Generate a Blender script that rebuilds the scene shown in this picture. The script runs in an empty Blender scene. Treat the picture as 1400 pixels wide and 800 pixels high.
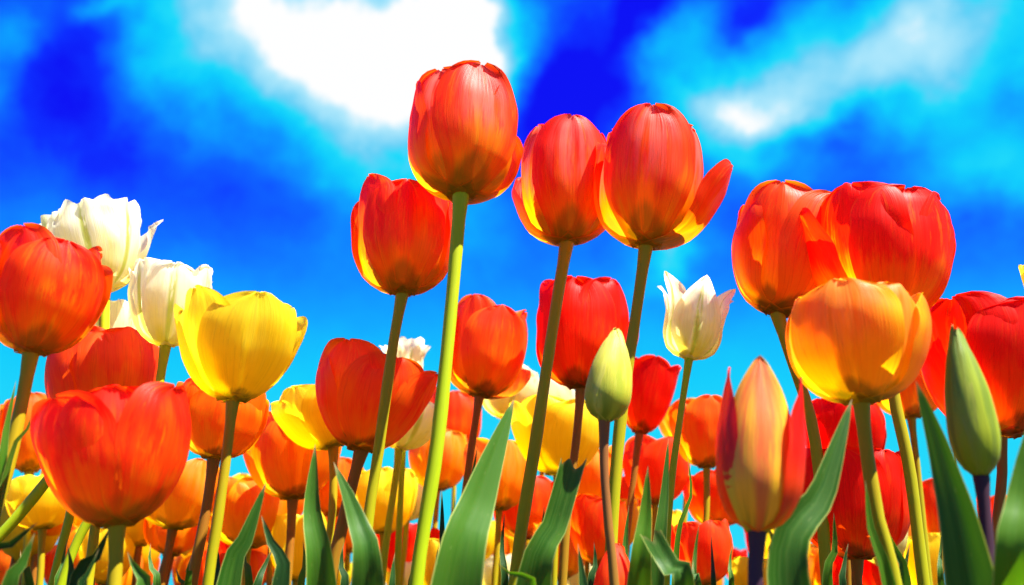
import bpy, math, random
import numpy as np
from mathutils import Vector, Matrix
R_ = math.radians
sc = bpy.context.scene
C = sc.collection

# ---------------------------------------------------------------- camera
PITCH, CAMZ, FPX = R_(18.0), 0.22, 1361.0
cam_d = bpy.data.cameras.new('camera'); cam = bpy.data.objects.new('camera', cam_d); C.objects.link(cam)
cam.location = (0, 0, CAMZ); cam.rotation_euler = (R_(90) + PITCH, 0, 0)
cam_d.sensor_width = 36.0; cam_d.lens = FPX / 1400 * 36.0
cam_d.clip_start = 0.01; cam_d.clip_end = 2000
cam_d.dof.use_dof = True; cam_d.dof.focus_distance = 0.60; cam_d.dof.aperture_fstop = 8.5
sc.camera = cam

# ---------------------------------------------------------------- sun
SUN_EL, SUN_AZ = R_(62), R_(62)      # height, and how far to the right of straight behind the camera
sun_d = bpy.data.lights.new('sun', 'SUN'); sun = bpy.data.objects.new('sun', sun_d); C.objects.link(sun)
sun_d.energy = 4.2; sun_d.angle = R_(0.5); sun_d.color = (1.0, 0.96, 0.89)
sdir = Vector((math.sin(SUN_AZ) * math.cos(SUN_EL), -math.cos(SUN_AZ) * math.cos(SUN_EL), math.sin(SUN_EL)))
sun.rotation_euler = sdir.to_track_quat('Z', 'Y').to_euler()
sc.view_settings.view_transform = 'Standard'; sc.view_settings.look = 'None'
sc.view_settings.gamma = 1.0; sc.view_settings.exposure = 2.25
sc.cycles.max_bounces = 10; sc.cycles.transmission_bounces = 6; sc.cycles.diffuse_bounces = 5
sc.cycles.transparent_max_bounces = 8; sc.cycles.use_denoising = True

def ray(px, py):
    x = (px - 700) / FPX; y = (400 - py) / FPX
    c, s = math.cos(PITCH), math.sin(PITCH)
    return Vector((x, c - y * s, s + y * c))
def at(px, py, Y):
    d = ray(px, py)
    return Vector((0, 0, CAMZ)) + d * (Y / d.y)
def scale_at(p):                       # metres per photo pixel at a point
    return (p.y * math.cos(PITCH) + (p.z - CAMZ) * math.sin(PITCH)) / FPX
def to_px(p):
    c, s = math.cos(PITCH), math.sin(PITCH)
    dz = p.z - CAMZ; dep = p.y * c + dz * s; up = -p.y * s + dz * c
    return 700 + FPX * p.x / dep, 400 - FPX * up / dep

# ---------------------------------------------------------------- sky
world = bpy.data.worlds.new('World'); sc.world = world; world.use_nodes = True
wt = world.node_tree; wt.nodes.clear(); N = wt.nodes.new; L = wt.links.new
def wmath(op, a, b=None, c=None, clamp=False):
    n = N('ShaderNodeMath'); n.operation = op; n.use_clamp = clamp
    for i, v in enumerate((a, b, c)):
        if v is None: continue
        if isinstance(v, (int, float)): n.inputs[i].default_value = v
        else: L(v, n.inputs[i])
    return n.outputs[0]
tc = N('ShaderNodeTexCoord')
def wnoise(vec, scale, detail, rough, dist=0.0):
    n = N('ShaderNodeTexNoise'); L(vec, n.inputs['Vector'])
    n.inputs['Scale'].default_value = scale; n.inputs['Detail'].default_value = detail
    n.inputs['Roughness'].default_value = rough; n.inputs['Distortion'].default_value = dist
    return n
wn = wnoise(tc.outputs['Generated'], 5.0, 3.0, 0.5)
sub = N('ShaderNodeVectorMath'); sub.operation = 'SUBTRACT'; L(wn.outputs['Color'], sub.inputs[0]); sub.inputs[1].default_value = (.5, .5, .5)
scl = N('ShaderNodeVectorMath'); scl.operation = 'SCALE'; L(sub.outputs[0], scl.inputs[0]); scl.inputs['Scale'].default_value = 0.13
wn2 = wnoise(tc.outputs['Generated'], 19.0, 3.0, 0.55)
sub2 = N('ShaderNodeVectorMath'); sub2.operation = 'SUBTRACT'; L(wn2.outputs['Color'], sub2.inputs[0]); sub2.inputs[1].default_value = (.5, .5, .5)
scl2 = N('ShaderNodeVectorMath'); scl2.operation = 'SCALE'; L(sub2.outputs[0], scl2.inputs[0]); scl2.inputs['Scale'].default_value = 0.045
add0 = N('ShaderNodeVectorMath'); add0.operation = 'ADD'; L(scl.outputs[0], add0.inputs[0]); L(scl2.outputs[0], add0.inputs[1])
add = N('ShaderNodeVectorMath'); add.operation = 'ADD'; L(tc.outputs['Generated'], add.inputs[0]); L(add0.outputs[0], add.inputs[1])
sep = N('ShaderNodeSeparateXYZ'); L(add.outputs[0], sep.inputs[0])
az = wmath('MULTIPLY', wmath('ARCTAN2', sep.outputs[0], sep.outputs[1]), 180 / math.pi)
el = wmath('MULTIPLY', wmath('ARCSINE', sep.outputs[2], clamp=False), 180 / math.pi)
sep_r = N('ShaderNodeSeparateXYZ'); L(tc.outputs['Generated'], sep_r.inputs[0])
el_raw = wmath('MULTIPLY', wmath('ARCSINE', sep_r.outputs[2]), 180 / math.pi)
ae = N('ShaderNodeCombineXYZ'); L(az, ae.inputs[0]); L(el, ae.inputs[1])
# clear-sky brightness against height above the horizon
ramp_el = N('ShaderNodeValToRGB'); L(wmath('DIVIDE', el_raw, 60.0, clamp=True), ramp_el.inputs[0])
cr = ramp_el.color_ramp; cr.interpolation = 'B_SPLINE'
stops = [(0.0, .70), (.17, .66), (.235, .58), (.30, .38), (.37, .20), (.47, .12), (1.0, .10)]
while len(cr.elements) < len(stops): cr.elements.new(0.5)
for e, (p, v) in zip(cr.elements, stops): e.position = p; e.color = (v, v, v, 1)
tot = ramp_el.outputs[0]
# clouds: soft banks at their own directions (azimuth, elevation) in degrees
def azel(px, py):
    d = ray(px, py).normalized(); return math.degrees(math.atan2(d.x, d.y)), math.degrees(math.asin(d.z))
K = math.degrees(1 / FPX)
CL = [(620, 30, 140, 140, 0, .62), (430, 70, 250, 150, -30, .42), (480, -20, 200, 70, 0, .16), (240, 50, 120, 110, 0, .12), (670, 90, 65, 100, 0, .55), (530, 50, 110, 80, 0, .22), (420, 150, 80, 60, 0, .08), (1300, 90, 150, 110, 10, .16), (340, 10, 130, 80, -20, .26), (530, 170, 150, 100, -25, .36), (290, 90, 90, 80, -50, .16),
      (20, 30, 60, 50, 0, .35), (165, 5, 50, 25, 0, .3), (20, 130, 50, 60, 0, .22), (230, 120, 80, 60, 0, .2), (120, 110, 90, 110, 0, -.22),
      (800, 120, 85, 80, 0, -.55), (880, 15, 35, 60, 0, -.35), (760, 60, 60, 60, 30, .1), (1030, 25, 55, 45, 20, -.35), (830, 60, 40, 60, 0, .1),
      (960, 60, 110, 70, 0, .36), (1000, 170, 90, 45, 0, .42), (1160, 115, 240, 100, 25, .26), (1310, 50, 240, 150, 15, .20), (1210, 80, 320, 130, 15, .13), (370, 50, 150, 110, -30, .13), (1080, 150, 90, 45, 0, .2),
      (1370, 110, 130, 120, 0, .18), (1240, 20, 120, 60, 0, .12), (1140, 190, 110, 30, 10, -.22), (1190, 225, 90, 50, 0, -.22), (1340, 250, 120, 45, -5, .28), (1390, 340, 120, 60, 0, -.08),
      (930, 355, 45, 35, 0, .45), (1040, 240, 60, 30, 0, .25), (960, 290, 30, 60, 0, -.1), (940, 220, 60, 50, 0, .12), (650, 330, 60, 40, 0, .08), (430, 270, 120, 60, 0, -.05),
      (60, 360, 200, 60, 0, .04)]
for (px, py, rx, ry, rot, amp) in CL:
    a0, e0 = azel(px, py)
    m = N('ShaderNodeMapping'); m.vector_type = 'TEXTURE'; L(ae.outputs[0], m.inputs[0])
    m.inputs['Location'].default_value = (a0, e0, 0); m.inputs['Rotation'].default_value = (0, 0, R_(rot))
    m.inputs['Scale'].default_value = (rx * K, ry * K, 1)
    dp = N('ShaderNodeVectorMath'); dp.operation = 'DOT_PRODUCT'; L(m.outputs[0], dp.inputs[0]); L(m.outputs[0], dp.inputs[1])
    g = wmath('EXPONENT', wmath('MULTIPLY', dp.outputs['Value'], -1.0))
    tot = wmath('MULTIPLY_ADD', g, amp, tot)
# wisps everywhere above the low sky
wisp = wnoise(tc.outputs['Generated'], 6.5, 4.0, 0.52, 0.4)
wv = wmath('MULTIPLY', wmath('SUBTRACT', wisp.outputs['Fac'], 0.5), 0.24)
wmask = N('ShaderNodeMapRange'); L(el_raw, wmask.inputs[0]); wmask.inputs[1].default_value = 12; wmask.inputs[2].default_value = 26
wmask.inputs[3].default_value = 0.12; wmask.inputs[4].default_value = 1.0
tot = wmath('MULTIPLY_ADD', wv, wmask.outputs[0], tot)
curdle = wnoise(tc.outputs['Generated'], 21.0, 4.0, 0.55, 0.2)
tot = wmath('MULTIPLY_ADD', wmath('MULTIPLY', wmath('SUBTRACT', curdle.outputs['Fac'], 0.5), 0.26), wmask.outputs[0], tot)
ramp_c = N('ShaderNodeValToRGB'); L(wmath('MAXIMUM', wmath('MINIMUM', tot, 1.0), 0.0), ramp_c.inputs[0])
def s2l(c): return tuple(((v / 255) / 12.92 if v / 255 <= .04045 else ((v / 255 + .055) / 1.055) ** 2.4) for v in c)
cr = ramp_c.color_ramp
stops = [(0.0, (0, 0, 245)), (.12, (0, 40, 255)), (.28, (0, 100, 255)), (.45, (0, 160, 255)), (.60, (0, 205, 252)), (.68, (25, 218, 250)), (.76, (100, 208, 246)), (.91, (175, 232, 252)), (1.0, (255, 255, 255))]
while len(cr.elements) < len(stops): cr.elements.new(0.5)
for e, (p, c) in zip(cr.elements, stops): e.position = p; e.color = (*s2l(c), 1)
nish = N('ShaderNodeTexSky'); nish.sky_type = 'NISHITA'; nish.sun_disc = False
nish.sun_elevation = SUN_EL; nish.sun_rotation = math.pi - SUN_AZ
bg1 = N('ShaderNodeBackground'); L(nish.outputs[0], bg1.inputs[0]); bg1.inputs[1].default_value = 0.05
bg2 = N('ShaderNodeBackground'); L(ramp_c.outputs[0], bg2.inputs[0]); bg2.inputs[1].default_value = 0.212
mx = N('ShaderNodeMixShader'); mx.inputs[0].default_value = 0.985
L(bg1.outputs[0], mx.inputs[1]); L(bg2.outputs[0], mx.inputs[2])
wo = N('ShaderNodeOutputWorld'); L(mx.outputs[0], wo.inputs[0])

# ---------------------------------------------------------------- materials
class M:
    def __init__(s, name):
        s.m = bpy.data.materials.new(name); s.m.use_nodes = True; s.t = s.m.node_tree; s.t.nodes.clear()
    def n(s, t, **kw):
        nd = s.t.nodes.new(t)
        for k, v in kw.items(): setattr(nd, k, v)
        return nd
    def l(s, a, b): s.t.links.new(a, b)
    def math(s, op, a, b=None, c=None, clamp=False):
        n = s.n('ShaderNodeMath', operation=op, use_clamp=clamp)
        for i, v in enumerate((a, b, c)):
            if v is None: continue
            if isinstance(v, (int, float)): n.inputs[i].default_value = v
            else: s.l(v, n.inputs[i])
        return n.outputs[0]
    def mix(s, f, a, b, mode='MIX'):
        n = s.n('ShaderNodeMix', data_type='RGBA', blend_type=mode)
        for i, v in ((0, f), (6, a), (7, b)):
            if isinstance(v, (int, float)): n.inputs[i].default_value = v
            elif isinstance(v, tuple): n.inputs[i].default_value = (*v, 1) if len(v) == 3 else v
            else: s.l(v, n.inputs[i])
        return n.outputs[2]
    def ramp(s, f, stops, interp='EASE'):
        n = s.n('ShaderNodeValToRGB'); s.l(f, n.inputs[0]); cr = n.color_ramp; cr.interpolation = interp
        while len(cr.elements) < len(stops): cr.elements.new(0.5)
        for e, (p, c) in zip(cr.elements, stops): e.position = p; e.color = (*c, 1) if len(c) == 3 else c
        return n.outputs[0]
    def mr(s, v, a, b, c=0.0, d=1.0):
        n = s.n('ShaderNodeMapRange', interpolation_type='SMOOTHSTEP'); s.l(v, n.inputs[0])
        for i, x in enumerate((a, b, c, d)): n.inputs[i + 1].default_value = x
        return n.outputs[0]
    def noise(s, vec, scale, mapscale=None, detail=3, rough=.5):
        if mapscale:
            mp = s.n('ShaderNodeMapping'); s.l(vec, mp.inputs[0]); mp.inputs['Scale'].default_value = mapscale; vec = mp.outputs[0]
        n = s.n('ShaderNodeTexNoise'); s.l(vec, n.inputs['Vector']); n.inputs['Scale'].default_value = scale
        n.inputs['Detail'].default_value = detail; n.inputs['Roughness'].default_value = rough
        return n.outputs['Fac']

def petal_mat(name, base, low, mid, top, margin, marg_amt=.5, blotch=None, midrib=None, trans=.66, gloss=.32, spread=.25, shift=0.0, rough=.42, flame=.75, painted_sheen=None):
    k = M(name); tc = k.n('ShaderNodeTexCoord'); sp = k.n('ShaderNodeSeparateXYZ'); k.l(tc.outputs['UV'], sp.inputs[0])
    oi = k.n('ShaderNodeObjectInfo')
    # per-petal offset of the streaks
    off = k.n('ShaderNodeVectorMath', operation='ADD'); k.l(tc.outputs['UV'], off.inputs[0])
    cb = k.n('ShaderNodeCombineXYZ'); k.l(k.math('MULTIPLY', oi.outputs['Random'], 37.0), cb.inputs[2]); k.l(cb.outputs[0], off.inputs[1])
    uv = off.outputs[0]
    au = k.math('ABSOLUTE', k.math('MULTIPLY_ADD', sp.outputs[0], 2.0, -1.0))   # 0 midrib .. 1 margin
    streak = k.noise(uv, 1.0, (26, 1.6, 1), 5, .62)
    broad = k.noise(uv, 1.0, (4.2, 1.3, 1), 2, .5)
    v = k.math('ADD', sp.outputs[1], k.math('MULTIPLY', k.math('SUBTRACT', streak, .5), spread * 1.5))
    v = k.math('ADD', v, k.math('MULTIPLY', k.math('SUBTRACT', broad, .5), spread * 3.6))
    v = k.math('ADD', v, k.math('MULTIPLY', k.math('SUBTRACT', oi.outputs['Random'], .5), .18))
    v = k.math('ADD', v, shift, clamp=True)
    col = k.ramp(v, [(0.0, base), (.26, low), (.55, mid), (.92, top)])
    mf = k.math('MULTIPLY', k.mr(k.math('ADD', au, k.math('MULTIPLY', k.math('SUBTRACT', streak, .5), .5)), .5, 1.0), marg_amt)
    col = k.mix(mf, col, margin)
    if midrib:
        c, w, vtop = midrib
        f = k.math('MULTIPLY', k.mr(au, w, w * .25), k.mr(k.math('ADD', sp.outputs[1], k.math('MULTIPLY', k.math('SUBTRACT', streak, .5), .5)), vtop + .1, vtop - .25))
        col = k.mix(k.math('MULTIPLY', f, .85), col, c)
    if blotch:
        c, h = blotch                                  # pigment star at the foot of the petal
        bb = k.math('ADD', sp.outputs[1], k.math('MULTIPLY', au, h * .85))
        bb = k.math('ADD', bb, k.math('MULTIPLY', k.math('SUBTRACT', streak, .5), .08))
        col = k.mix(k.math('MULTIPLY', k.mr(bb, h * 1.15, h * .70), .80), col, c)
    # feathered flames of the deeper colour
    fl = k.noise(uv, 1.0, (9, 1.5, 1), 6, .68)
    col = k.mix(k.math('MULTIPLY', k.math('MULTIPLY', k.mr(fl, .50, .60), k.mr(sp.outputs[1], .22, .5)), flame), col, top)
    fl2 = k.noise(uv, 1.0, (13, 1.9, 1), 5, .7)
    col = k.mix(k.math('MULTIPLY', k.mr(fl2, .54, .66), flame * .55), col, low)
    if painted_sheen:                                        # sunlit satin sheen painted in as a pale band down the upper petal
        bn = k.noise(uv, 1.0, (11, 1.1, 1), 4, .65)
        bf = k.math('MULTIPLY', k.mr(au, .75, .15), k.mr(k.math('ADD', sp.outputs[1], k.math('MULTIPLY', k.math('SUBTRACT', streak, .5), .3)), .28, .6))
        col = k.mix(k.math('MULTIPLY', k.math('MULTIPLY', bf, k.mr(bn, .36, .58)), painted_sheen[1]), col, painted_sheen[0])
    # fine veins as darker / lighter lines
    vein = k.noise(uv, 1.0, (90, 2.2, 1), 2, .6)
    col = k.mix(k.math('MULTIPLY', k.mr(vein, .48, .75), .26), col, tuple(max(0.0, c * .45) for c in mid))
    bump = k.n('ShaderNodeBump'); bump.inputs['Strength'].default_value = .35; bump.inputs['Distance'].default_value = .0007
    k.l(k.math('ADD', vein, k.math('MULTIPLY', streak, 1.3)), bump.inputs['Height'])
    pb = k.n('ShaderNodeBsdfPrincipled'); k.l(col, pb.inputs['Base Color']); k.l(bump.outputs[0], pb.inputs['Normal'])
    k.l(k.mr(vein, .2, .8, rough - .06, rough + .12), pb.inputs['Roughness']); pb.inputs['Specular IOR Level'].default_value = gloss
    tr = k.n('ShaderNodeBsdfTranslucent'); k.l(k.mix(1.0, col, (1.0, .93, .8), 'MULTIPLY'), tr.inputs[0]); k.l(bump.outputs[0], tr.inputs['Normal'])
    ms = k.n('ShaderNodeMixShader'); ms.inputs[0].default_value = trans; k.l(pb.outputs[0], ms.inputs[1]); k.l(tr.outputs[0], ms.inputs[2])
    o = k.n('ShaderNodeOutputMaterial'); k.l(ms.outputs[0], o.inputs[0])
    return k.m

OL = (.30, .24, .008)
PM = {
 'flame':  petal_mat('flame red orange petal', (.94, .58, .002), (.96, .34, .001), (.95, .12, .002), (.92, .025, .003), (.95, .06, .002), .5, (OL, .24), painted_sheen=((.93, .25, .17), .72)),
 'ember':  petal_mat('ember red orange petal', (.94, .58, .002), (.96, .34, .001), (.95, .12, .002), (.92, .025, .003), (.95, .06, .002), .5, (OL, .24), spread=.3),
 'red':    petal_mat('scarlet petal', (.94, .32, .002), (.94, .10, .001), (.92, .020, .001), (.90, .010, .001), (.92, .020, .001), .5, ((.14, .09, .002), .16), spread=.18, gloss=.2),
 'scarletflame': petal_mat('scarlet petal with orange flush', (.94, .5, .002), (.95, .28, .001), (.93, .035, .001), (.92, .015, .001), (.94, .03, .001), .4, None, spread=.3, gloss=.25),
 'coral':  petal_mat('coral red petal', (.94, .45, .004), (.95, .22, .003), (.94, .10, .004), (.92, .07, .008), (.94, .14, .003), .4, (OL, .18)),
 'orange': petal_mat('orange petal', (.93, .55, .01), (.95, .40, .002), (.95, .25, .002), (.94, .16, .002), (.95, .46, .003), .55, ((.2, .17, .008), .15)),
 'rust':   petal_mat('red tinged orange petal', (.94, .52, .002), (.95, .32, .001), (.95, .15, .002), (.93, .06, .002), (.95, .22, .002), .5, ((.16, .13, .006), .16)),
 'gold':   petal_mat('golden orange petal', (.92, .64, .004), (.95, .54, .003), (.95, .37, .003), (.94, .27, .004), (.96, .66, .006), .85, ((.26, .26, .006), .17), spread=.18, flame=.5, painted_sheen=((.95, .50, .08), .5)),
 'yellow': petal_mat('yellow petal', (.9, .70, .006), (.95, .74, .006), (.96, .79, .012), (.96, .83, .03), (.97, .76, .01), .3, ((.32, .3, .02), .10), spread=.15),
 'cream':  petal_mat('cream white petal', (.86, .82, .16), (.95, .92, .42), (.97, .95, .64), (.97, .96, .74), (.97, .96, .78), .6, None, ((.48, .55, .03), .17, 1.0), spread=.2),
 'pale':   petal_mat('pale yellow petal', (.80, .72, .16), (.93, .86, .28), (.95, .90, .42), (.95, .92, .6), (.96, .93, .7), .5, None, ((.52, .58, .05), .12, .8), spread=.2),
 'greenyellow': petal_mat('unripe green yellow petal', (.20, .28, .015), (.44, .47, .03), (.62, .60, .05), (.68, .64, .10), (.72, .66, .12), .6, None, ((.38, .45, .03), .3, .9), trans=.3, gloss=.3, spread=.08),
 'greenbud': petal_mat('closed green bud petal', (.18, .25, .004), (.27, .32, .006), (.24, .30, .006), (.13, .20, .006), (.30, .31, .03), .6, None, ((.13, .18, .01), .2, .9), trans=.12, gloss=.3, spread=.1),
 'bicolour': petal_mat('cream petal with red margin', (.26, .26, .004), (.70, .40, .006), (.76, .30, .010), (.76, .12, .012), (.74, .50, .015), 1.0, None, ((.56, .11, .015), .28, 1.1), trans=.18, gloss=.4, spread=.26),
 'crimson': petal_mat('crimson petal', (.8, .35, .002), (.85, .06, .001), (.84, .012, .002), (.78, .008, .002), (.85, .03, .002), .3, None, trans=.4, gloss=.3, spread=.1, rough=.3),
}
def stem_mat(name, top, bot, rough=.5):
    k = M(name); tc = k.n('ShaderNodeTexCoord'); sp = k.n('ShaderNodeSeparateXYZ'); k.l(tc.outputs['UV'], sp.inputs[0])
    ns = k.noise(tc.outputs['UV'], 1.0, (9, 14, 1), 3)
    fine = k.noise(tc.outputs['UV'], 1.0, (40, 30, 1), 3, .6)
    f = k.math('ADD', sp.outputs[1], k.math('MULTIPLY', k.math('SUBTRACT', ns, .5), .35), clamp=True)
    col = k.ramp(f, [(0.0, bot), (.62, tuple((a + b) / 2 for a, b in zip(top, bot))), (.97, top)])  # top colour includes painted shade from the bloom, over the stem's own tint
    col = k.mix(k.mr(fine, .45, .75, 0, .3), col, tuple(c * .6 for c in bot))
    b = k.n('ShaderNodeBump'); b.inputs['Strength'].default_value = .2; b.inputs['Distance'].default_value = .0004; k.l(fine, b.inputs['Height'])
    pb = k.n('ShaderNodeBsdfPrincipled'); k.l(col, pb.inputs['Base Color']); pb.inputs['Roughness'].default_value = rough
    pb.inputs['Specular IOR Level'].default_value = .14; k.l(b.outputs[0], pb.inputs['Normal'])
    pb.inputs['Subsurface Weight'].default_value = .0
    o = k.n('ShaderNodeOutputMaterial'); k.l(pb.outputs[0], o.inputs[0]); return k.m
SM = {
 'green': stem_mat('fresh green stem', (.33, .38, .004), (.28, .42, .004)),
 'olive': stem_mat('olive green stem', (.30, .22, .004), (.29, .36, .003)),
 'brown': stem_mat('brown flushed stem', (.24, .085, .008), (.30, .22, .004)),
 'purple': stem_mat('dark purple stem', (.045, .018, .03), (.075, .035, .045)),
 'mauve': stem_mat('mauve brown stem', (.20, .075, .02), (.28, .17, .008)),
}
def leaf_mat(name, a, b, bloom, yel=0.0, trans=.25):
    k = M(name); tc = k.n('ShaderNodeTexCoord'); sp = k.n('ShaderNodeSeparateXYZ'); k.l(tc.outputs['UV'], sp.inputs[0])
    oi = k.n('ShaderNodeObjectInfo')
    off = k.n('ShaderNodeVectorMath', operation='ADD'); k.l(tc.outputs['UV'], off.inputs[0])
    cb = k.n('ShaderNodeCombineXYZ'); k.l(k.math('MULTIPLY', oi.outputs['Random'], 37.0), cb.inputs[2]); k.l(cb.outputs[0], off.inputs[1]); uv = off.outputs[0]
    au = k.math('ABSOLUTE', k.math('MULTIPLY_ADD', sp.outputs[0], 2.0, -1.0))
    vein = k.noise(uv, 1.0, (60, 1.5, 1), 3, .6)
    cloud = k.noise(uv, 1.0, (3, 5, 1), 4, .6)
    speck = k.noise(uv, 1.0, (34, 60, 1), 1, .5)
    col = k.mix(k.mr(k.math('ADD', cloud, k.math('MULTIPLY', k.math('SUBTRACT', oi.outputs['Random'], .5), .3)), .3, .7), a, b)
    col = k.mix(k.mr(vein, .42, .66, 0, .7), col, bloom)
    col = k.mix(k.mr(speck, .74, .8, 0, .5), col, (.30, .34, .12))                 # little scuffs
    col = k.mix(k.mr(au, .90, .97, 0, .85), col, (.30, .36, .08))                  # pale thin margin
    col = k.mix(k.mr(sp.outputs[1], .975, 1.0, 0, .8), col, (.35, .24, .10))       # dry tip
    bump = k.n('ShaderNodeBump'); bump.inputs['Strength'].default_value = .3; bump.inputs['Distance'].default_value = .0006; k.l(vein, bump.inputs['Height'])
    pb = k.n('ShaderNodeBsdfPrincipled'); k.l(col, pb.inputs['Base Color']); k.l(bump.outputs[0], pb.inputs['Normal'])
    k.l(k.mr(cloud, .3, .7, .38, .55), pb.inputs['Roughness']); pb.inputs['Specular IOR Level'].default_value = .2
    tr = k.n('ShaderNodeBsdfTranslucent'); k.l(k.mix(1.0, col, (1.6, 1.5, .5), 'MULTIPLY'), tr.inputs[0])
    ms = k.n('ShaderNodeMixShader'); ms.inputs[0].default_value = trans; k.l(pb.outputs[0], ms.inputs[1]); k.l(tr.outputs[0], ms.inputs[2])
    o = k.n('ShaderNodeOutputMaterial'); k.l(ms.outputs[0], o.inputs[0]); return k.m
LM = {
 'leaf': leaf_mat('blue green tulip leaf', (.016, .078, .003), (.042, .135, .004), (.06, .14, .018)),
 'bright': leaf_mat('bright green tulip leaf', (.04, .14, .002), (.065, .18, .003), (.07, .17, .008), trans=.38),
 'dark': leaf_mat('dark green tulip leaf', (.008, .04, .003), (.014, .06, .005), (.02, .06, .014), trans=.18),
}

# ---------------------------------------------------------------- geometry helpers
def mesh_obj(name, verts, faces, uvs, mat, parent=None, smooth=True):
    me = bpy.data.meshes.new(name); me.from_pydata([tuple(v) for v in verts], [], faces)
    if uvs is not None:
        ul = me.uv_layers.new(name='UVMap'); idx = np.empty(len(me.loops), dtype=np.int32); me.loops.foreach_get('vertex_index', idx)
        ul.data.foreach_set('uv', np.asarray(uvs, dtype=np.float32)[idx].ravel())
    if smooth: me.polygons.foreach_set('use_smooth', [True] * len(me.polygons))
    me.materials.append(mat); me.update()
    o = bpy.data.objects.new(name, me); C.objects.link(o); o.parent = parent
    return o
def thing(name, loc, label, cat, group=None):
    o = bpy.data.objects.new(name, None); C.objects.link(o); o.location = loc; o.empty_display_size = .02
    o['label'] = label; o['category'] = cat
    if group: o['group'] = group
    return o
def smooth_path(pts, n):                 # Catmull-Rom through points, arc-length resampled
    P = [np.array(p, float) for p in pts]; P = [2 * P[0] - P[1]] + P + [2 * P[-1] - P[-2]]
    out = []
    for i in range(1, len(P) - 2):
        a, b, c, d = P[i - 1:i + 3]
        for t in np.linspace(0, 1, 24, endpoint=False):
            out.append(.5 * ((2 * b) + (-a + c) * t + (2 * a - 5 * b + 4 * c - d) * t * t + (-a + 3 * b - 3 * c + d) * t ** 3))
    out.append(P[-2]); out = np.array(out)
    s = np.r_[0, np.cumsum(np.linalg.norm(np.diff(out, axis=0), axis=1))]
    q = np.linspace(0, s[-1], n)
    return np.stack([np.interp(q, s, out[:, k]) for k in range(3)], 1), s[-1]
def pchip(xs, ys, x):
    xs, ys = np.array(xs, float), np.array(ys, float); x = np.asarray(x, float)
    h = np.diff(xs); d = np.diff(ys) / h; m = np.zeros(len(xs)); m[0], m[-1] = d[0], d[-1]
    for i in range(1, len(xs) - 1):
        m[i] = 0 if d[i - 1] * d[i] <= 0 else 2 * d[i - 1] * d[i] / (d[i - 1] + d[i])
    i = np.clip(np.searchsorted(xs, x) - 1, 0, len(h) - 1); t = (x - xs[i]) / h[i]
    return ((2 * t**3 - 3 * t**2 + 1) * ys[i] + (t**3 - 2 * t**2 + t) * h[i] * m[i] + (-2 * t**3 + 3 * t**2) * ys[i + 1] + (t**3 - t**2) * h[i] * m[i + 1])
def grid_faces(nu, nv):
    return [(j * nu + i, j * nu + i + 1, (j + 1) * nu + i + 1, (j + 1) * nu + i) for j in range(nv - 1) for i in range(nu - 1)]

PROF = {
 'closed': ([0, .03, .10, .22, .42, .65, .85, 1], [.08, .34, .63, .86, .98, 1.0, .94, .84]),
 'cup':    ([0, .03, .10, .24, .45, .68, .86, 1], [.08, .31, .57, .79, .94, 1.0, .96, .87]),
 'open':   ([0, .03, .10, .26, .50, .75, 1], [.08, .29, .51, .75, .93, 1.0, .95]),
 'taper':  ([0, .03, .10, .26, .50, .75, 1], [.08, .30, .52, .74, .90, .98, 1.0]),
 'bud':    ([0, .04, .13, .28, .50, .75, 1], [.12, .50, .84, 1.0, .92, .62, .10]),
 'egg':    ([0, .04, .13, .30, .52, .75, 1], [.16, .52, .82, 1.0, .93, .72, .42]),
 'lily':   ([0, .04, .13, .35, .60, .82, 1], [.12, .46, .74, .88, .88, .98, 1.30]),
}
SHAPE = {
 'round':  ([0, .12, .30, .50, .68, .82, .91, .96, .985, 1.0], [.34, .58, .86, 1.0, .98, .86, .67, .47, .31, .08]),
 'broad':  ([0, .12, .30, .55, .75, .87, .94, .975, .99, 1.0], [.34, .60, .86, 1.0, .97, .86, .70, .52, .36, .12]),
 'point':  ([0, .12, .30, .45, .62, .78, .90, .97, 1.0], [.36, .66, .95, 1.0, .88, .60, .30, .12, .0]),
 'cut':    ([0, .12, .35, .60, .80, .92, .97, 1.0], [.34, .62, .9, 1.0, .98, .92, .86, .74]),
}
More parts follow.
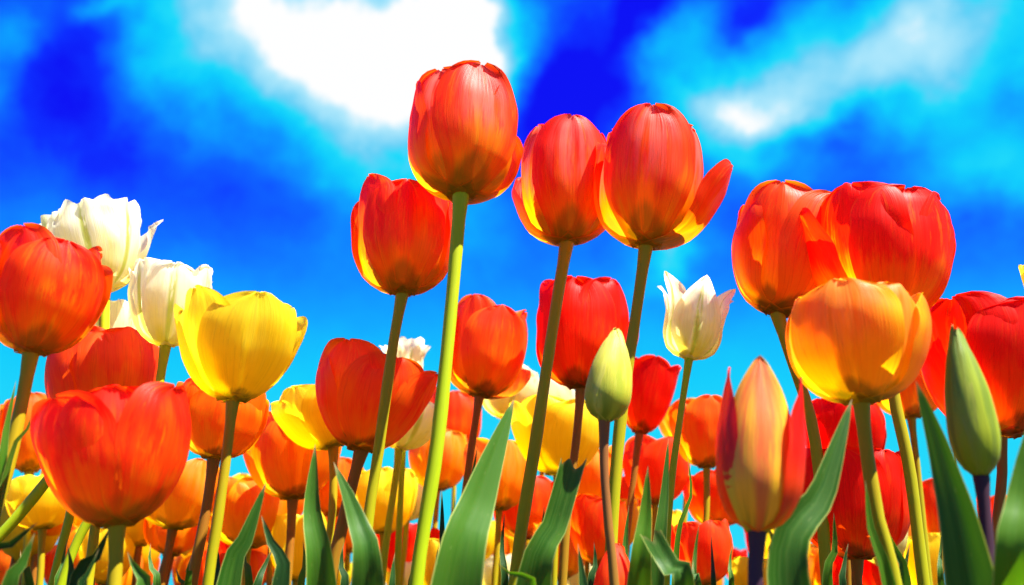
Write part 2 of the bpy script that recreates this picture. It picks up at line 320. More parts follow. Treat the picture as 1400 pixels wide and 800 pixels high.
def petal(R, H, prof, shape, ang, rs, rscale=1.0, ww=1.0, hs=1.0, lean=0.0, ruffle=.0, curl=0.0, fold=0.0, tw=0.0, nu=17, nv=24, flat=1.0, notch=0.0):
    """one petal as a curved sheet: its own radius profile, outline, lean, ribs and wavy margin"""
    px, py = PROF[prof]; sx, sy = SHAPE[shape]
    tv = np.linspace(0, 1, nv); tv = 1 - (1 - tv) ** 1.45
    u = np.linspace(-1, 1, nu)
    rr = pchip(px, py, tv) * R * rscale
    s = np.maximum(pchip(sx, sy, tv), 0) * R * ww
    ph = rs.uniform(0, 6.28, 6); fold = fold + rs.uniform(.0, .07); asym = rs.uniform(-.05, .05)
    V = []; UV = []
    for j, v in enumerate(tv):
        rho = max(rr[j] * flat, .25 * R * rscale * flat) if v < .1 else rr[j] * flat
        rho = max(rho, .4 * R * flat) if v > .5 else rho
        ef = min(1.0, (s[j] / (R * ww)) / .5)
        for i, uu in enumerate(u):
            a = np.clip(uu * s[j] / rho, -1.5, 1.5)
            r0 = rr[j] - rho + rho * math.cos(a); t0 = rho * math.sin(a)
            d = -.022 * R * math.exp(-(uu / .10) ** 2) * min(1, v * 3) * ef                               # groove on the midrib
            d += (.024 * R * math.sin(uu * 6 + ph[0]) * v + .030 * R * math.sin(v * 6 + uu * 3 + ph[1]) * v) * ef + .010 * R * math.sin(uu * 13 + v * 4 + ph[4]) * v
            d += (.25 + .75 * ef) * ruffle * R * (abs(uu) ** 3 * v + .35 * v ** 6) * math.sin(v * 15 + ph[2] + uu * 2.2) + ruffle * .6 * R * v ** 5 * math.sin(uu * 9 + ph[3])
            d += lean * H * v ** 1.4 + curl * R * v ** 5 + fold * R * uu * uu * v
            z = v * H * hs * (1 - .25 * lean)
            z += ef * (R * .055 * v ** 5 * (math.sin(uu * 3.6 + ph[5])) + R * .022 * v ** 4 * math.sin(uu * 9 + ph[3]))
            z += asym * H * uu * v ** 3 * (1 - v) * 3
            aa = tw * v
            r, t = r0 + d, t0 * math.cos(aa)
            r += t0 * math.sin(aa)
            V.append((r, t, z)); UV.append((uu * .5 + .5, v))
    ca, sa = math.cos(ang), math.sin(ang)
    V = [(x * ca - y * sa, x * sa + y * ca, z) for x, y, z in V]
    return V, grid_faces(nu, nv), UV

def make_leaf(parent, tip, mid, bot, root, wmax, twist=0.0, fold=.35, wave=.12, mat='leaf', tm=.42, cut=False, seed=0, n=40, origin=None):
    rs = np.random.RandomState(seed); root = Vector(root)
    low = Vector(bot).lerp(root, .5) + (Vector(bot) - Vector(mid)) * .45
    path, Ltot = smooth_path([root, low, bot, mid, tip], n)
    T = np.gradient(path, axis=0); T /= np.linalg.norm(T, axis=1)[:, None]
    nu = 11; V = []; UV = []; ph = rs.uniform(0, 6.28, 4)
    org = Vector(origin if origin is not None else parent.location)
    for j in range(n):
        t = j / (n - 1); p = Vector(path[j]); tg = Vector(T[j])
        look = Vector((p.x, p.y, 0)).normalized() if p.y > .01 else Vector((0, 1, 0))
        side = tg.cross(look).normalized()
        side = Matrix.Rotation(twist * (.4 + .6 * t), 3, tg) @ side
        nrm = side.cross(tg).normalized()
        q = 1 - t
        w = math.sin(math.pi / 2 * min(1, q / tm)) ** .8 * (1 if q < tm + .15 else 1 - .55 * ((q - tm - .15) / (.85 - tm)) ** 1.3)
        if cut: w = max(w, .52) if q < .2 else w
        w *= wmax * .5
        fo = fold * (1 - .5 * t) + .5 * max(0, .25 - t)
        for i in range(nu):
            uu = -1 + 2 * i / (nu - 1)
            a = uu * (1 - .25 * abs(fo)); dep = fo * w * (abs(uu) ** 1.5)
            wob = wave * w * abs(uu) ** 2 * math.sin(t * 17 + ph[0] + (1.4 if uu > 0 else 0)) + .03 * w * math.sin(uu * 6 + t * 9 + ph[1])
            pt = p + side * (a * w) - nrm * (dep + wob)
            if cut and j > n - 3: pt = pt + tg * (.0022 * math.sin(uu * 5 + ph[2]) + .003 * (abs(uu) > .85))
            V.append(pt - org); UV.append((uu * .5 + .5, t if not cut else t * .985))
    return mesh_obj('leaf', V, grid_faces(nu, n), UV, LM[mat], parent)

def make_stem(parent, pts, r0, r1, mat, origin=None, n=30, sides=12):
    path, Lt = smooth_path(pts, n); T = np.gradient(path, axis=0); T /= np.linalg.norm(T, axis=1)[:, None]
    V = []; UV = []; org = Vector(origin if origin is not None else parent.location)
    for j in range(n):
        t = j / (n - 1); tg = Vector(T[j]); sd = tg.cross(Vector((0, 1, 0))).normalized(); fw = sd.cross(tg)
        r = r0 + (r1 - r0) * t
        r *= 1 + .04 * math.sin(t * 23 + r0 * 9000) + .025 * math.sin(t * 61 + r0 * 5000) + (.35 * max(0, (t - .96) / .04))
        for i in range(sides + 1):
            a = 2 * math.pi * i / sides
            V.append(Vector(path[j]) + (sd * math.cos(a) + fw * math.sin(a)) * r - org); UV.append((i / sides, t))
    return mesh_obj('stem', V, grid_faces(sides + 1, n), UV, SM[mat], parent)

# ---------------------------------------------------------------- the setting
def ground():
    k = M('dark garden soil'); tc = k.n('ShaderNodeTexCoord')
    a = k.noise(tc.outputs['Object'], 14, None, 6, .65); b = k.noise(tc.outputs['Object'], 90, None, 4, .6)
    col = k.mix(k.mr(a, .3, .7), (.035, .022, .013), (.085, .055, .034))
    bp = k.n('ShaderNodeBump'); bp.inputs['Strength'].default_value = .8; bp.inputs['Distance'].default_value = .01; k.l(k.math('ADD', a, b), bp.inputs['Height'])
    pb = k.n('ShaderNodeBsdfPrincipled'); k.l(col, pb.inputs['Base Color']); pb.inputs['Roughness'].default_value = .95; k.l(bp.outputs[0], pb.inputs['Normal'])
    o = k.n('ShaderNodeOutputMaterial'); k.l(pb.outputs[0], o.inputs[0])
    rs = np.random.RandomState(3); n = 70; V = []
    g = np.sign(np.linspace(-1, 1, n)) * np.abs(np.linspace(-1, 1, n)) ** 3.2 * 600
    for y in g:
        for x in g:
            r = math.hypot(x, y); V.append((x, y + 1.5, (rs.uniform(-.012, .004) if r < 12 else 0.0)))
    ob = mesh_obj('ground', V, grid_faces(n, n), None, k.m); ob['kind'] = 'structure'
ground()

# ---------------------------------------------------------------- one tulip
ROOTS = {}; THINGS = {}
def tulip(key, base, top, w, Y, pal, prof='closed', shape='round', stem=(), stem_w=11, smat='olive', label='', name='tulip', rot=0.0,
          ruffle=.03, tiltback=0.0, seed=None, group='tulips in bloom', petals=None, ww=1.0, openness=0.0, res=(17, 24), hmul=1.0, extra=()):
    seed = seed if seed is not None else sum(ord(c) * (i + 3) for i, c in enumerate(key)); rs = np.random.RandomState(seed)
    b = at(*base, Y); tp = at(top[0], top[1], Y + tiltback); axis = (tp - b); H = axis.length * hmul * .90; axis.normalize(); px = scale_at(b)
    R = w * px / 2
    # stem path, from the ground up
    Ys = Y
    pts = [at(x, y, Ys) for x, y in reversed(stem)]
    low = pts[0] if pts else at(base[0], base[1] + 120, Ys); nxt = (pts + [b])[1] if pts else b
    sl = (nxt - low); g = Vector((low.x - sl.x / max(sl.z, .01) * low.z * .35, Ys + rs.uniform(-.01, .01), 0))
    mid = Vector(((g.x + low.x) / 2 - sl.x / max(sl.z, .01) * low.z * .10, Ys, low.z * .5))
    root = thing(name, g, label, 'tulip' if name == 'tulip' else 'tulip bud', group)
    ROOTS[key] = g; THINGS[key] = root
    pts = [g, mid] + (pts if pts else [low]) + [b + axis * (.012 * H)]
    make_stem(root, pts, stem_w * px / 2 * 1.12, stem_w * px / 2, smat)
    # bloom frame
    zax = axis; toC = (Vector((0, 0, CAMZ)) - b); xax = (toC - zax * toC.dot(zax)).normalized(); yax = zax.cross(xax)
    Mx = Matrix((xax, yax, zax)).transposed()
    specs = petals
    if specs is None:
        specs = []
        for k in range(6):
            outer = k % 2 == 0
            specs.append(dict(ang=math.radians(60 * k + rot) + rs.uniform(-.10, .10), rscale=1.0 if outer else .93, ww=(.96 if outer else .94) * ww * rs.uniform(.95, 1.04),
                              hs=rs.uniform(.90, 1.04) * (1.0 if outer else 1.02), lean=openness + rs.uniform(-.02, .045), tw=rs.uniform(-.15, .15)))
    for e in extra: specs[e[0]].update(e[1])
    for sp in specs:
        sp = dict(sp); pm = sp.pop('pal', pal); lab = sp.pop('label', None)
        sp.setdefault('ruffle', ruffle); ps = sp.pop('prof', prof); sh = sp.pop('shape', shape)
        V, F, UV = petal(R, H, ps, sh, rs=rs, nu=res[0], nv=res[1], **sp)
        o = mesh_obj('petal', [b + Mx @ Vector(v) - g for v in V], F, UV, PM[pm], root)
        if lab: o['label'] = lab
    return root
def leaf(key, tip, mid, bot, wpx, Y, dY=0.0, **kw):
    t, m, b_ = at(*tip, Y + dY), at(*mid, Y + dY * .4), at(*bot, Y)
    kw.setdefault('seed', int(tip[0] + tip[1]))
    o = make_leaf(THINGS[key], t, m, b_, ROOTS[key] + Vector((.006, -.004, .0)), wpx * scale_at(m), **kw)
    return o

G1 = 'tall red orange tulips against the sky'
# the tall group in the middle
tulip('A', (630, 268), (636, 92), 156, .53, 'flame', 'closed', 'round', ((615, 440), (596, 620), (570, 790)), 17, 'green', 'tallest red orange tulip, highest bloom of all, in front of the white cloud', hmul=0.91, rot=24, group=G1, tiltback=.01, extra=((2, dict(lean=.10, hs=.78)),))
tulip('B', (550, 403), (556, 240), 138, .60, 'ember', 'closed', 'round', ((536, 480), (517, 620), (500, 740)), 14, 'olive', 'red orange tulip tucked just below and left of the tallest bloom', rot=-6, group=G1)
tulip('C', (775, 333), (776, 158), 130, .61, 'flame', 'closed', 'round', ((757, 440), (733, 600), (705, 785)), 15, 'olive', 'red orange tulip with pink sheen, between the tallest bloom and its right neighbour', hmul=0.93, rot=4, group=G1,
      extra=((2, dict(lean=.10, hs=.86)), (4, dict(lean=.12, hs=.72, shape='point'))))
tulip('D', (883, 338), (898, 146), 150, .575, 'flame', 'closed', 'round', ((868, 440), (850, 560), (836, 740)), 15, 'olive', 'tall red orange tulip with one petal flaring out to the right', hmul=0.9, rot=-4, group=G1,
      extra=((2, dict(lean=.27, hs=.74, ww=.85, ang=R_(84), rscale=.98)),))
G2 = 'orange and red tulips of the middle rows'
# left side
tulip('E', (42, 484), (78, 310), 162, .50, 'ember', 'cup', 'round', ((28, 560), (5, 660), (-25, 760)), 17, 'olive', 'big red orange tulip leaning in at the left edge, in front of cream tulip', hmul=0.92, rot=14, group=G2)
tulip('F', (160, 720), (158, 526), 200, .47, 'ember', 'open', 'broad', ((158, 760), (156, 800)), 19, 'olive', 'wide red bowl shaped tulip low at the left, largest bloom on that side', rot=62, group=G2, seed=11, extra=((5, dict(hs=.97, ww=.95)), (1, dict(hs=.98)), (3, dict(hs=1.0))))
tulip('G', (318, 549), (332, 394), 158, .52, 'yellow', 'open', 'round', ((310, 620), (296, 720), (284, 800)), 14, 'olive', 'large open yellow tulip between white tulips and tall red group', hmul=0.94, rot=10, group='yellow tulips', openness=.05)
tulip('H', (494, 617), (518, 466), 152, .66, 'rust', 'open', 'round', ((482, 660), (463, 740), (452, 800)), 16, 'brown', 'orange red tulip crossed by the stem of the second tall tulip, yellow bloom behind it', hmul=0.93, rot=20, group=G2,
      extra=((4, dict(lean=.0)), (1, dict(lean=.16)),))
tulip('HY', (456, 612), (436, 524), 132, .72, 'yellow', 'open', 'round', ((455, 690), (445, 790)), 11, 'olive', 'yellow tulip peeking out left behind the orange red bloom', rot=25, group='yellow tulips')
tulip('I', (655, 543), (674, 408), 112, .74, 'rust', 'closed', 'round', ((648, 590), (638, 660), (630, 760)), 10, 'brown', 'orange tulip alone below the tallest bloom, right of its stem', rot=18, group=G2, extra=((2, dict(lean=.22, hs=.5)),))
tulip('J', (794, 532), (797, 380), 132, .70, 'red', 'closed', 'round', ((788, 600), (778, 680), (770, 780)), 11, 'brown', 'scarlet tulip directly below the paired tall blooms, behind the green bud', rot=-14, group='scarlet tulips', extra=((2, dict(lean=.16, hs=.8)),))
tulip('L', (874, 593), (893, 480), 78, .86, 'red', 'taper', 'round', ((868, 640), (858, 720), (850, 800)), 9, 'brown', 'small scarlet tulip just right of the yellow green bud', rot=8, group='scarlet tulips')
tulip('M', (942, 491), (956, 388), 90, .62, 'cream', 'lily', 'point', ((930, 570), (918, 660), (912, 760)), 9, 'green', 'pale tulip with flared pointed tips standing alone against blue sky', rot=6, group='white and cream tulips', ruffle=.07, ww=.92, hmul=1.08)
# buds
tulip('K', (826, 577), (844, 448), 64, .50, 'greenyellow', 'bud', 'point', ((826, 640), (832, 720), (840, 800)), 12, 'mauve', 'closed yellow green bud on a mauve stem, in front of scarlet tulip', name='tulip_bud', hmul=1.1, rot=25, group='closed tulip buds', ruffle=0,
      petals=[dict(ang=R_(28), rscale=1.0, ww=1.25), dict(ang=R_(150), rscale=1.0, ww=1.2), dict(ang=R_(-85), rscale=1.02, ww=1.2), dict(ang=R_(-30), rscale=.93, ww=1.0)])
tulip('R', (1342, 654), (1306, 446), 66, .42, 'greenbud', 'bud', 'point', ((1346, 700), (1350, 750), (1350, 800)), 17, 'purple', 'closed olive green bud on a dark purple stem near the right edge', name='tulip_bud', hmul=1.1, rot=25, group='closed tulip buds', ruffle=0,
      petals=[dict(ang=R_(50), rscale=1.0, ww=1.25), dict(ang=R_(180), rscale=1.0, ww=1.2), dict(ang=R_(-55), rscale=1.0, ww=1.22, hs=1.02)])
tulip('N', (1035, 729), (1036, 500), 108, .42, 'bicolour', 'egg', 'point', ((1034, 765), (1033, 800)), 20, 'purple', 'half open pointed bud, cream with crimson margins, on a dark purple stem', name='tulip_bud', hmul=1.13, group='closed tulip buds', ruffle=.015,
      petals=[dict(ang=R_(7), rscale=1.05, ww=1.16, hs=1.02), dict(ang=R_(-80), rscale=.99, ww=.95, hs=.98, lean=.07, pal='crimson', label='narrow crimson side petal'),
              dict(ang=R_(66), rscale=1.0, ww=.62, hs=.93, lean=.17, ruffle=.05, pal='crimson', label='narrow crimson side petal'), dict(ang=R_(135), rscale=.9, ww=1.0, hs=.85, pal='crimson'),
              dict(ang=R_(-140), rscale=.9, ww=1.0, hs=.85, pal='crimson')])
# right side
tulip('P', (1062, 430), (1092, 262), 154, .60, 'rust', 'cup', 'round', ((1085, 500), (1108, 570), (1122, 660), (1128, 760)), 15, 'olive', 'tall orange red open tulip, left one of the pair above the golden bloom', hmul=0.96, rot=40, group=G2, seed=5, extra=((1, dict(lean=.12)),))
tulip('P2', (1212, 440), (1200, 252), 190, .57, 'scarletflame', 'cup', 'broad', ((1222, 540), (1243, 640), (1262, 790)), 15, 'olive', 'tall scarlet open tulip, right one of the pair above the golden bloom', hmul=0.97, rot=28, group='scarlet tulips', seed=9, extra=((4, dict(lean=.16, ww=1.05)),))
tulip('O', (1178, 552), (1161, 382), 194, .47, 'gold', 'cup', 'broad', ((1184, 610), (1200, 710), (1224, 800)), 18, 'olive', 'large golden orange tulip in front of the tall open pair', hmul=0.94, rot=-8, group='golden and orange tulips', openness=-.02)
tulip('Q', (1368, 598), (1352, 410), 206, .62, 'red', 'open', 'broad', ((1370, 650), (1362, 720), (1352, 790)), 13, 'brown', 'big scarlet tulip cut off by the right edge, behind the olive bud', rot=30, group='scarlet tulips')
tulip('Q2', (1246, 572), (1236, 470), 105, .82, 'orange', 'cup', 'round', ((1254, 640), (1264, 740)), 9, 'olive', 'orange tulip mostly hidden behind golden bloom, left of scarlet one at the edge', rot=10, group='golden and orange tulips')
tulip('S', (1464, 468), (1456, 338), 106, .62, 'yellow', 'open', 'round', ((1450, 560), (1440, 780)), 9, 'olive', 'yellow tulip showing only a petal edge at the right border', rot=20, group='yellow tulips')
# whites, upper left
GW = 'white and cream tulips'
tulip('T', (142, 398), (118, 266), 114, .60, 'cream', 'cup', 'cut', ((142, 470), (130, 560), (70, 650), (0, 735), (-20, 760)), 13, 'green', 'topmost white tulip with ruffled petals, behind the left edge red bloom', hmul=0.86, rot=-8, group=GW, ruffle=.13, ww=.84, openness=.10, extra=((2, dict(lean=.20, hs=.88, curl=.22)), (4, dict(lean=.16, hs=.84, curl=.2))))
tulip('U', (226, 474), (240, 352), 104, .58, 'cream', 'cup', 'broad', ((210, 560), (168, 640), (116, 720), (84, 800)), 12, 'green', 'white tulip with green streaked petal, left behind the large yellow bloom', rot=4, group=GW, ruffle=.08, ww=.88, openness=.07)
tulip('V', (166, 500), (164, 414), 82, .64, 'cream', 'cup', 'cut', ((155, 560), (112, 640), (92, 720), (72, 800)), 11, 'green', 'white tulip between the green streaked white one and left red bloom', rot=20, group=GW, ruffle=.09)
tulip('W', (140, 590), (142, 450), 152, .62, 'coral', 'cup', 'broad', ((138, 640), (130, 720), (120, 800)), 13, 'olive', 'coral red tulip behind the wide red bowl shaped bloom, below the whites', rot=30, group=G2)
tulip('X', (292, 628), (310, 516), 124, .66, 'orange', 'cup', 'round', ((283, 690), (270, 760), (262, 800)), 14, 'brown', 'orange tulip directly below and behind the large yellow bloom', rot=10, group='golden and orange tulips')
tulip('Y', (400, 683), (402, 560), 126, .79, 'orange', 'cup', 'round', ((397, 740), (392, 800)), 12, 'brown', 'orange tulip under the yellow one that peeks out behind', rot=12, group='golden and orange tulips')
tulip('Z', (236, 724), (252, 624), 116, .80, 'gold', 'cup', 'round', ((228, 765), (220, 800)), 11, 'brown', 'golden tulip just right of the bowl shaped red bloom, low down', rot=30, group='golden and orange tulips')
tulip('AA', (58, 724), (58, 640), 92, .84, 'yellow', 'cup', 'round', ((56, 770), (54, 800)), 9, 'olive', 'yellow tulip low at left, crossed by a slanting green stem', rot=25, group='yellow tulips')
tulip('AB', (40, 646), (46, 534), 84, .86, 'orange', 'cup', 'round', ((38, 720), (34, 800)), 9, 'olive', 'orange tulip below the left edge red bloom, beside its stem', rot=0, group='golden and orange tulips')
tulip('AC', (338, 750), (345, 650), 118, .86, 'gold', 'cup', 'round', ((336, 790), (334, 810)), 9, 'olive', 'golden tulip low down between two long stems and a lone leaf tip', rot=16, group='golden and orange tulips')
tulip('AE', (598, 671), (602, 588), 84, .95, 'gold', 'cup', 'round', ((594, 730), (590, 800)), 7, 'olive', 'small golden tulip framed by the tallest stem, cyan sky under it', rot=28, group='golden and orange tulips')
tulip('AF', (622, 620), (620, 528), 76, 1.02, 'coral', 'closed', 'round', ((620, 690), (616, 790)), 6, 'olive', 'small coral tulip between the tallest stem and lone orange bloom', rot=0, group=G2)
tulip('AG', (682, 698), (682, 592), 96, .88, 'gold', 'cup', 'round', ((680, 750), (676, 800)), 8, 'olive', 'golden tulip behind the large central leaf tip', rot=15, group='golden and orange tulips')
tulip('AH', (690, 573), (700, 496), 84, .96, 'pale', 'cup', 'round', ((688, 640), (684, 780)), 7, 'green', 'pale yellow tulip just below and behind the lone orange bloom', rot=6, group=GW, ruffle=.08)
tulip('AI', (762, 650), (764, 545), 128, .80, 'yellow', 'open', 'round', ((760, 710), (757, 800)), 9, 'olive', 'yellow open tulip under the scarlet bloom, left of the green bud', rot=30, group='yellow tulips')
tulip('AI2', (742, 600), (742, 520), 100, 1.0, 'pale', 'cup', 'round', ((740, 690), (738, 800)), 7, 'olive', 'pale tulip glimpsed between scarlet bloom and the yellow open one', rot=5, group=GW)
tulip('AJ', (556, 530), (556, 466), 50, .80, 'cream', 'lily', 'cut', ((552, 600), (545, 740)), 8, 'green', 'small white tulip peeking over the orange red bloom in the middle', rot=10, group=GW, ruffle=.12)
tulip('AK', (545, 614), (562, 540), 96, .78, 'pale', 'open', 'round', ((540, 660), (526, 760)), 9, 'green', 'pale yellow tulip hugging the right underside of the orange red bloom', rot=18, group=GW)
tulip('AL', (524, 730), (524, 636), 92, .90, 'yellow', 'cup', 'round', ((522, 770), (520, 800)), 8, 'olive', 'yellow tulip low between two long thin stems, white bloom beside it', rot=0, group='yellow tulips')
tulip('AL2', (556, 712), (560, 640), 60, .98, 'cream', 'lily', 'cut', ((552, 760), (548, 800)), 7, 'green', 'small white tulip low beside the tallest stem', rot=22, group=GW, ruffle=.12)
tulip('AN', (966, 640), (960, 535), 88, .84, 'orange', 'cup', 'round', ((966, 700), (958, 800)), 8, 'olive', 'orange tulip right behind the crimson margined bud, below the pale flared one', rot=12, group='golden and orange tulips', ruffle=.08)
tulip('AO', (896, 690), (898, 592), 90, .92, 'coral', 'cup', 'round', ((894, 740), (890, 800)), 7, 'olive', 'coral tulip directly under the small scarlet bloom', rot=26, group=G2)
tulip('AP', (984, 722), (976, 640), 90, .94, 'rust', 'cup', 'round', ((980, 760), (976, 800)), 8, 'brown', 'reddish orange tulip low at the left of the crimson margined bud', rot=0, group='golden and orange tulips')
tulip('AQ', (1172, 765), (1160, 602), 152, .62, 'red', 'closed', 'round', ((1172, 785), (1172, 805)), 14, 'brown', 'scarlet tulip low behind the long slanting leaf, under the golden bloom', rot=-14, group='scarlet tulips')
tulip('AR', (1160, 650), (1150, 545), 112, .82, 'red', 'cup', 'round', ((1160, 700), (1160, 800)), 9, 'brown', 'red tulip wedged between golden bloom and low scarlet one', rot=20, group='scarlet tulips')
tulip('AS', (1280, 744), (1274, 650), 70, .94, 'rust', 'taper', 'round', ((1280, 770), (1280, 800)), 8, 'olive', 'small orange red tulip between leaf and stem at right, cyan sky above', rot=10, group=G2)
tulip('AT', (842, 850), (842, 730), 62, .56, 'coral', 'bud', 'round', ((842, 870), (842, 890)), 11, 'olive', 'coral closed tulip rising from the bottom edge behind the mauve stem', rot=15, group=G2)
tulip('AU', (964, 800), (955, 705), 84, .78, 'coral', 'cup', 'round', ((964, 820), (964, 840)), 8, 'olive', 'coral tulip at the bottom edge, left of the crimson margined bud', rot=25, group=G2)
tulip('AX', (375, 640), (368, 560), 86, .86, 'coral', 'cup', 'round', ((372, 700), (368, 800)), 8, 'brown', 'coral tulip tucked between orange blooms left of centre', rot=10, group=G2)
tulip('AY', (940, 610), (930, 545), 70, 1.0, 'gold', 'cup', 'round', ((938, 680), (930, 800)), 7, 'olive', 'small golden tulip behind thin curled leaf, right of small scarlet bloom', rot=20, group='golden and orange tulips')

tulip('BA', (806, 694), (804, 606), 92, .95, 'gold', 'cup', 'round', ((804, 740), (802, 800)), 7, 'olive', 'golden tulip low behind the mauve stem, under the scarlet and yellow blooms', rot=12, group='golden and orange tulips')
tulip('BC', (716, 738), (718, 650), 92, .96, 'coral', 'cup', 'round', ((714, 770), (712, 800)), 7, 'brown', 'coral tulip low beside the torn tipped leaf, behind a long stem', rot=22, group=G2)
tulip('BF', (546, 786), (548, 708), 70, 1.1, 'red', 'cup', 'round', ((546, 795), (546, 805)), 6, 'olive', 'small scarlet tulip at the bottom left of the tallest stem', rot=6, group='scarlet tulips')
tulip('BG', (452, 706), (456, 622), 86, .96, 'orange', 'cup', 'round', ((450, 750), (448, 800)), 7, 'brown', 'orange tulip peeking between the upright twin leaf and curved leaf', rot=18, group='golden and orange tulips')
tulip('BH', (648, 770), (648, 704), 68, 1.15, 'yellow', 'cup', 'round', ((648, 785), (648, 800)), 6, 'olive', 'small yellow tulip low behind the broad central leaf', rot=0, group='yellow tulips')
tulip('BI', (860, 720), (856, 645), 80, 1.05, 'rust', 'cup', 'round', ((858, 760), (856, 800)), 6, 'brown', 'reddish orange tulip low between mauve stem and bright leaf', rot=15, group='golden and orange tulips')

# ---------------------------------------------------------------- leaves in the foreground
leaf('A', (703, 545), (655, 680), (622, 800), 84, .47, dY=.02, twist=.25, fold=.40, wave=.06, tm=.45)
leaf('B', (431, 607), (427, 700), (440, 800), 56, .50, twist=-.1, fold=.45, wave=.10)
leaf('B', (456, 631), (487, 710), (502, 800), 66, .47, twist=.15, fold=.25, wave=.05)
leaf('G', (364, 659), (336, 735), (312, 800), 50, .50, twist=.2, fold=.3, mat='leaf')
leaf('G', (357, 704), (374, 752), (384, 800), 44, .49, twist=-.2, fold=.3, mat='dark')
leaf('C', (782, 634), (757, 720), (728, 800), 72, .50, twist=.2, fold=.5, wave=.06, cut=True)
leaf('D', (886, 636), (882, 710), (874, 800), 50, .48, twist=.0, fold=.3, mat='bright')
leaf('D', (914, 598), (908, 680), (898, 780), 28, .54, twist=.3, fold=.3)
leaf('M', (892, 734), (915, 775), (936, 812), 60, .46, twist=.2, fold=.5, mat='leaf', cut=True)
leaf('M', (940, 622), (944, 680), (924, 760), 14, .58, twist=.6, fold=.3, mat='bright')
leaf('O', (1165, 545), (1125, 670), (1076, 800), 78, .43, dY=.01, twist=.25, fold=.5, wave=.05, tm=.5)
leaf('O', (1183, 655), (1192, 730), (1215, 800), 30, .46, twist=.3, fold=.4, mat='bright')
leaf('R', (1252, 520), (1292, 640), (1330, 800), 88, .40, twist=-.25, fold=.35, wave=.22, tm=.5)
leaf('Q', (1412, 560), (1392, 680), (1384, 810), 74, .38, twist=.0, fold=.3, mat='bright')
leaf('E', (52, 714), (18, 742), (-20, 785), 40, .45, twist=.5, fold=.3, mat='dark')
leaf('E', (48, 728), (30, 770), (8, 815), 52, .44, twist=.3, fold=.3)
leaf('E', (54, 540), (36, 590), (8, 650), 17, .47, twist=.4, fold=.3, mat='leaf')
leaf('E', (22, 520), (8, 590), (-6, 680), 24, .47, twist=.2, fold=.3, mat='bright')
leaf('F', (150, 722), (128, 768), (104, 812), 52, .47, twist=.3, fold=.5, mat='dark')
leaf('F', (136, 748), (122, 785), (110, 820), 26, .45, twist=-.3, fold=.5, mat='dark')
leaf('F', (174, 754), (188, 785), (196, 815), 54, .46, twist=-.3, fold=.5)
leaf('H', (604, 668), (604, 730), (598, 800), 20, .62, twist=.2, fold=.4, mat='dark')
leaf('I', (653, 610), (644, 660), (628, 730), 18, .64, twist=.3, fold=.4, mat='leaf')
leaf('I', (622, 672), (620, 720), (618, 800), 10, .7, twist=.3, fold=.4, mat='leaf')
leaf('C', (678, 769), (704, 790), (730, 820), 34, .46, twist=-.5, fold=.5, mat='bright')
leaf('K', (790, 742), (795, 780), (800, 820), 34, .49, twist=.3, fold=.5, mat='dark')
leaf('N', (1048, 716), (1066, 760), (1080, 820), 44, .46, twist=-.2, fold=.3, mat='bright')
leaf('AP', (972, 728), (974, 770), (976, 820), 20, .6, twist=.3, fold=.4, mat='dark')
leaf('Q2', (1305, 600), (1306, 700), (1300, 800), 16, .7, twist=.3, fold=.4, mat='dark')
leaf('X', (240, 776), (246, 795), (250, 830), 30, .56, twist=.1, fold=.4, mat='leaf')
leaf('Y', (375, 745), (360, 780), (350, 830), 34, .55, twist=.3, fold=.4, mat='dark')
leaf('H', (540, 755), (536, 785), (530, 830), 30, .56, twist=.3, fold=.4, mat='dark')
leaf('AQ', (1206, 716), (1228, 760), (1240, 820), 34, .52, twist=-.3, fold=.4, mat='leaf')
leaf('Z', (92, 735), (86, 770), (80, 830), 22, .6, twist=.3, fold=.4, mat='leaf')

for (key, tx, ty, bx, w, Y, tw, mt) in (
    ('AA', 28, 752, 40, 34, .52, .3, 'leaf'), ('F', 92, 745, 96, 30, .50, -.2, 'dark'), ('Z', 206, 742, 214, 26, .62, .2, 'leaf'), ('Z', 262, 758, 254, 30, .56, .3, 'bright'),
    ('X', 296, 742, 292, 24, .60, -.3, 'dark'), ('AC', 336, 722, 340, 26, .62, .3, 'leaf'), ('Y', 414, 738, 410, 26, .60, -.2, 'bright'), ('H', 470, 742, 470, 30, .58, .2, 'dark'),
    ('AL', 516, 752, 520, 26, .62, .3, 'bright'), ('AL2', 566, 742, 560, 22, .66, -.3, 'dark'), ('AG', 690, 702, 690, 20, .70, .2, 'dark'), ('AI', 744, 690, 750, 20, .72, .2, 'leaf'),
    ('J', 812, 740, 806, 26, .60, -.2, 'dark'), ('L', 860, 690, 856, 20, .72, .2, 'leaf'), ('AO', 906, 712, 902, 22, .70, -.2, 'dark'), ('AU', 948, 764, 956, 32, .56, .3, 'leaf'),
    ('AP', 1002, 742, 1000, 20, .70, .2, 'leaf'), ('P', 1140, 700, 1132, 26, .56, -.2, 'bright'), ('AQ', 1160, 742, 1154, 26, .56, .3, 'dark'), ('P2', 1244, 742, 1240, 26, .52, .2, 'dark'),
    ('AS', 1290, 720, 1288, 20, .70, .2, 'leaf'), ('Q', 1366, 706, 1362, 24, .54, -.2, 'dark'), ('AE', 600, 742, 602, 18, .72, .2, 'bright'), ('AN', 956, 716, 950, 16, .74, .2, 'leaf')):
    leaf(key, (tx, ty), ((tx * 2 + bx) / 3 - 4 * math.copysign(1, tw), (ty + 806) / 2), (bx, 815), w, Y, twist=tw, fold=.4, mat=mt)

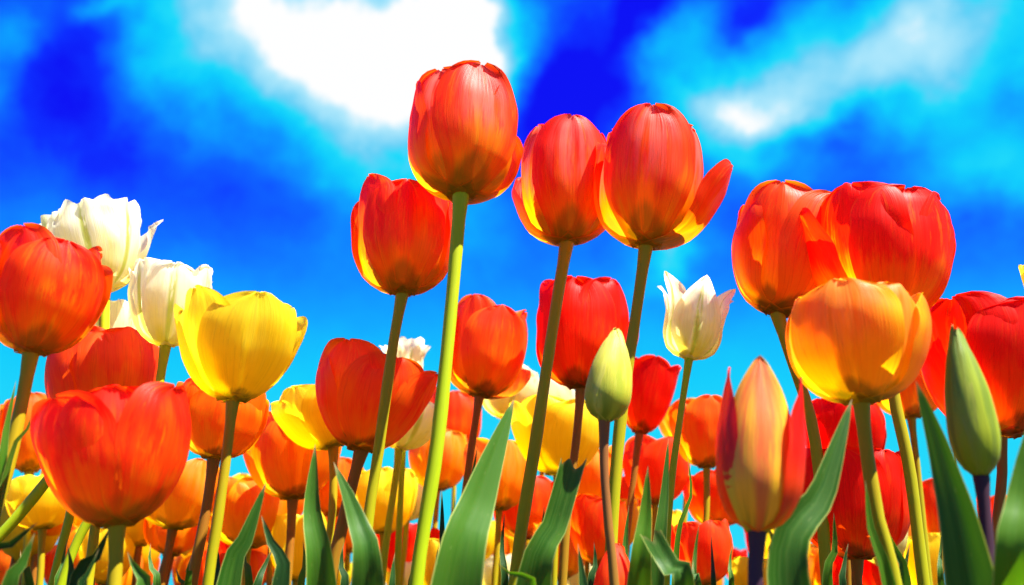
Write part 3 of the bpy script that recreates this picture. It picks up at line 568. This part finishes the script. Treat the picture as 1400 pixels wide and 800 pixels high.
# ---------------------------------------------------------------- rows farther back
rnd = random.Random(4)
PROTO = {}
def proto(pal, prof, seed):
    """a background tulip, about 0.36 m tall at scale 1, with its parts at the origin"""
    rs = np.random.RandomState(seed); r = rs.uniform(.026, .031); h = rs.uniform(.056, .066); zt = .30
    parts = []
    bx, by = rs.uniform(-.02, .02, 2); b = Vector((bx, by, zt))
    holder = Vector((0, 0, 0))
    parts.append(make_stem(None, [(0, 0, 0), (bx * .2, by * .2, .12), (bx * .7, by * .7, .22), b], .0036, .003, rs.choice(['olive', 'brown', 'green']), origin=holder, n=12, sides=8))
    for k in range(6):
        V, F, UV = petal(r, h, prof, 'round', R_(60 * k) + rs.uniform(-.1, .1), rs, rscale=1 if k % 2 == 0 else .93, lean=rs.uniform(-.01, .07), ruffle=.05, hs=rs.uniform(.93, 1.04), nu=9, nv=12)
        parts.append(mesh_obj('petal', [b + Vector(v) for v in V], F, UV, PM[pal]))
    for k in range(2):
        a = rs.uniform(0, 6.28); d = Vector((math.cos(a), math.sin(a), 0)); hh = rs.uniform(.19, .29)
        parts.append(make_leaf(None, d * .05 + Vector((0, 0, hh)), d * .04 + Vector((0, 0, hh * .7)), d * .025 + Vector((0, 0, hh * .4)), (0, 0, 0), .032,
                               twist=rs.uniform(-.8, .8), mat=rs.choice(['leaf', 'dark', 'bright']), seed=int(rs.randint(999)), n=16, origin=holder))
    for p in parts: C.objects.unlink(p)
    return parts
WORDS = {'red': 'scarlet', 'coral': 'coral', 'orange': 'orange', 'gold': 'golden', 'yellow': 'yellow', 'pale': 'pale', 'rust': 'red orange'}
LAND = [(0, 'left edge stem'), (75, 'two slanting green stems at left'), (158, 'stem of the bowl shaped red tulip'), (222, 'short dark stem right of bowl shaped bloom'), (284, 'stem of the large yellow tulip'),
        (340, 'lone pointed leaf left of centre'), (395, 'brown stem left of the upright twin leaf'), (438, 'upright twin leaf left of centre'), (500, 'curved leaf left of the tallest stem'), (572, 'foot of the tallest stem'),
        (640, 'broad central leaf'), (705, 'foot of the third tall stem'), (755, 'leaf with the torn tip'), (838, 'mauve bud stem'), (885, 'bright leaf right of the mauve stem'), (935, 'thin curled leaf'),
        (990, 'gap left of the pointed bud'), (1034, 'purple stem of the pointed bud'), (1100, 'long slanting leaf at right'), (1172, 'low scarlet tulip at right'), (1222, 'foot of the golden tulip stem'),
        (1265, 'long straight stem at right'), (1320, 'wavy edged leaf at right'), (1350, 'purple bud stem near right edge'), (1395, 'bright leaf at the right edge')]
GAPS = [(486, 598, 516, 640), (553, 612, 600, 690), (575, 668, 665, 710), (905, 650, 945, 690), (972, 672, 1032, 752), (1190, 560, 1278, 664), (1300, 600, 1330, 700), (1375, 560, 1400, 650), (612, 560, 700, 600)]
used = set(); KEEP = set([0,7,11,13,15,17,21,23,29,34,36,42,64,66,77,79,83,106,118,123,125,149,150,154,159,162,182,192,207,213,218,221,226,231,233,239,241,245,248,256,274,285,290,295,298,306,334,336,339,369,370,382,413])
kinds = ['red', 'gold', 'orange', 'orange', 'gold', 'gold', 'yellow', 'yellow', 'yellow', 'yellow', 'rust', 'pale']
def far_tulip(i):
    Y = rnd.choice((rnd.uniform(.85, 1.3), rnd.uniform(1.2, 2.2), rnd.uniform(1.6, 3.4))); px = rnd.uniform(-60, 1460)
    ptop = rnd.uniform(640, 770) if Y < 1.3 else rnd.uniform(705, 785)
    p = at(px, ptop, Y); s = p.z / .36
    pal = rnd.choice(kinds); pf = rnd.choice(('closed', 'cup', 'open')); sd = rnd.randint(0, 2); rz = rnd.uniform(0, 6.28); tilt = rnd.uniform(-.08, .08)
    if s < .72 or s > 1.3: return
    w = .03 * s / scale_at(p); hpx = .062 * s / scale_at(p)
    for (x0, y0, x1, y1) in GAPS:
        if px + w > x0 and px - w < x1 and ptop < y1 and ptop + hpx > y0: return
    j = min(range(len(LAND)), key=lambda q: abs(LAND[q][0] - px)); lx, lt = LAND[j]
    rel = 'left of' if px < lx - 9 else ('right of' if px > lx + 9 else 'behind')
    size = 'larger' if Y < 1.15 else ('small' if Y < 1.9 else 'tiny')
    lab = f"{size} {WORDS[pal]} tulip in back, {rel} the {lt}"
    if lab in used: return
    used.add(lab)
    if KEEP is not None and i not in KEEP: return
    key = (pal, pf, sd)
    if key not in PROTO: PROTO[key] = proto(pal, pf, 17 + sd * 31 + kinds.index(pal))
    r = thing('tulip', (p.x, p.y, 0), lab, 'tulip', 'background tulips in the far rows'); r.rotation_euler = (tilt * .5, tilt, rz); r.scale = (s, s, s); r['i'] = i
    for q in PROTO[key]:
        c = q.copy(); C.objects.link(c); c.parent = r
for i in range(420): far_tulip(i)
for o in list(bpy.data.objects):
    if not o.users_collection: bpy.data.objects.remove(o)
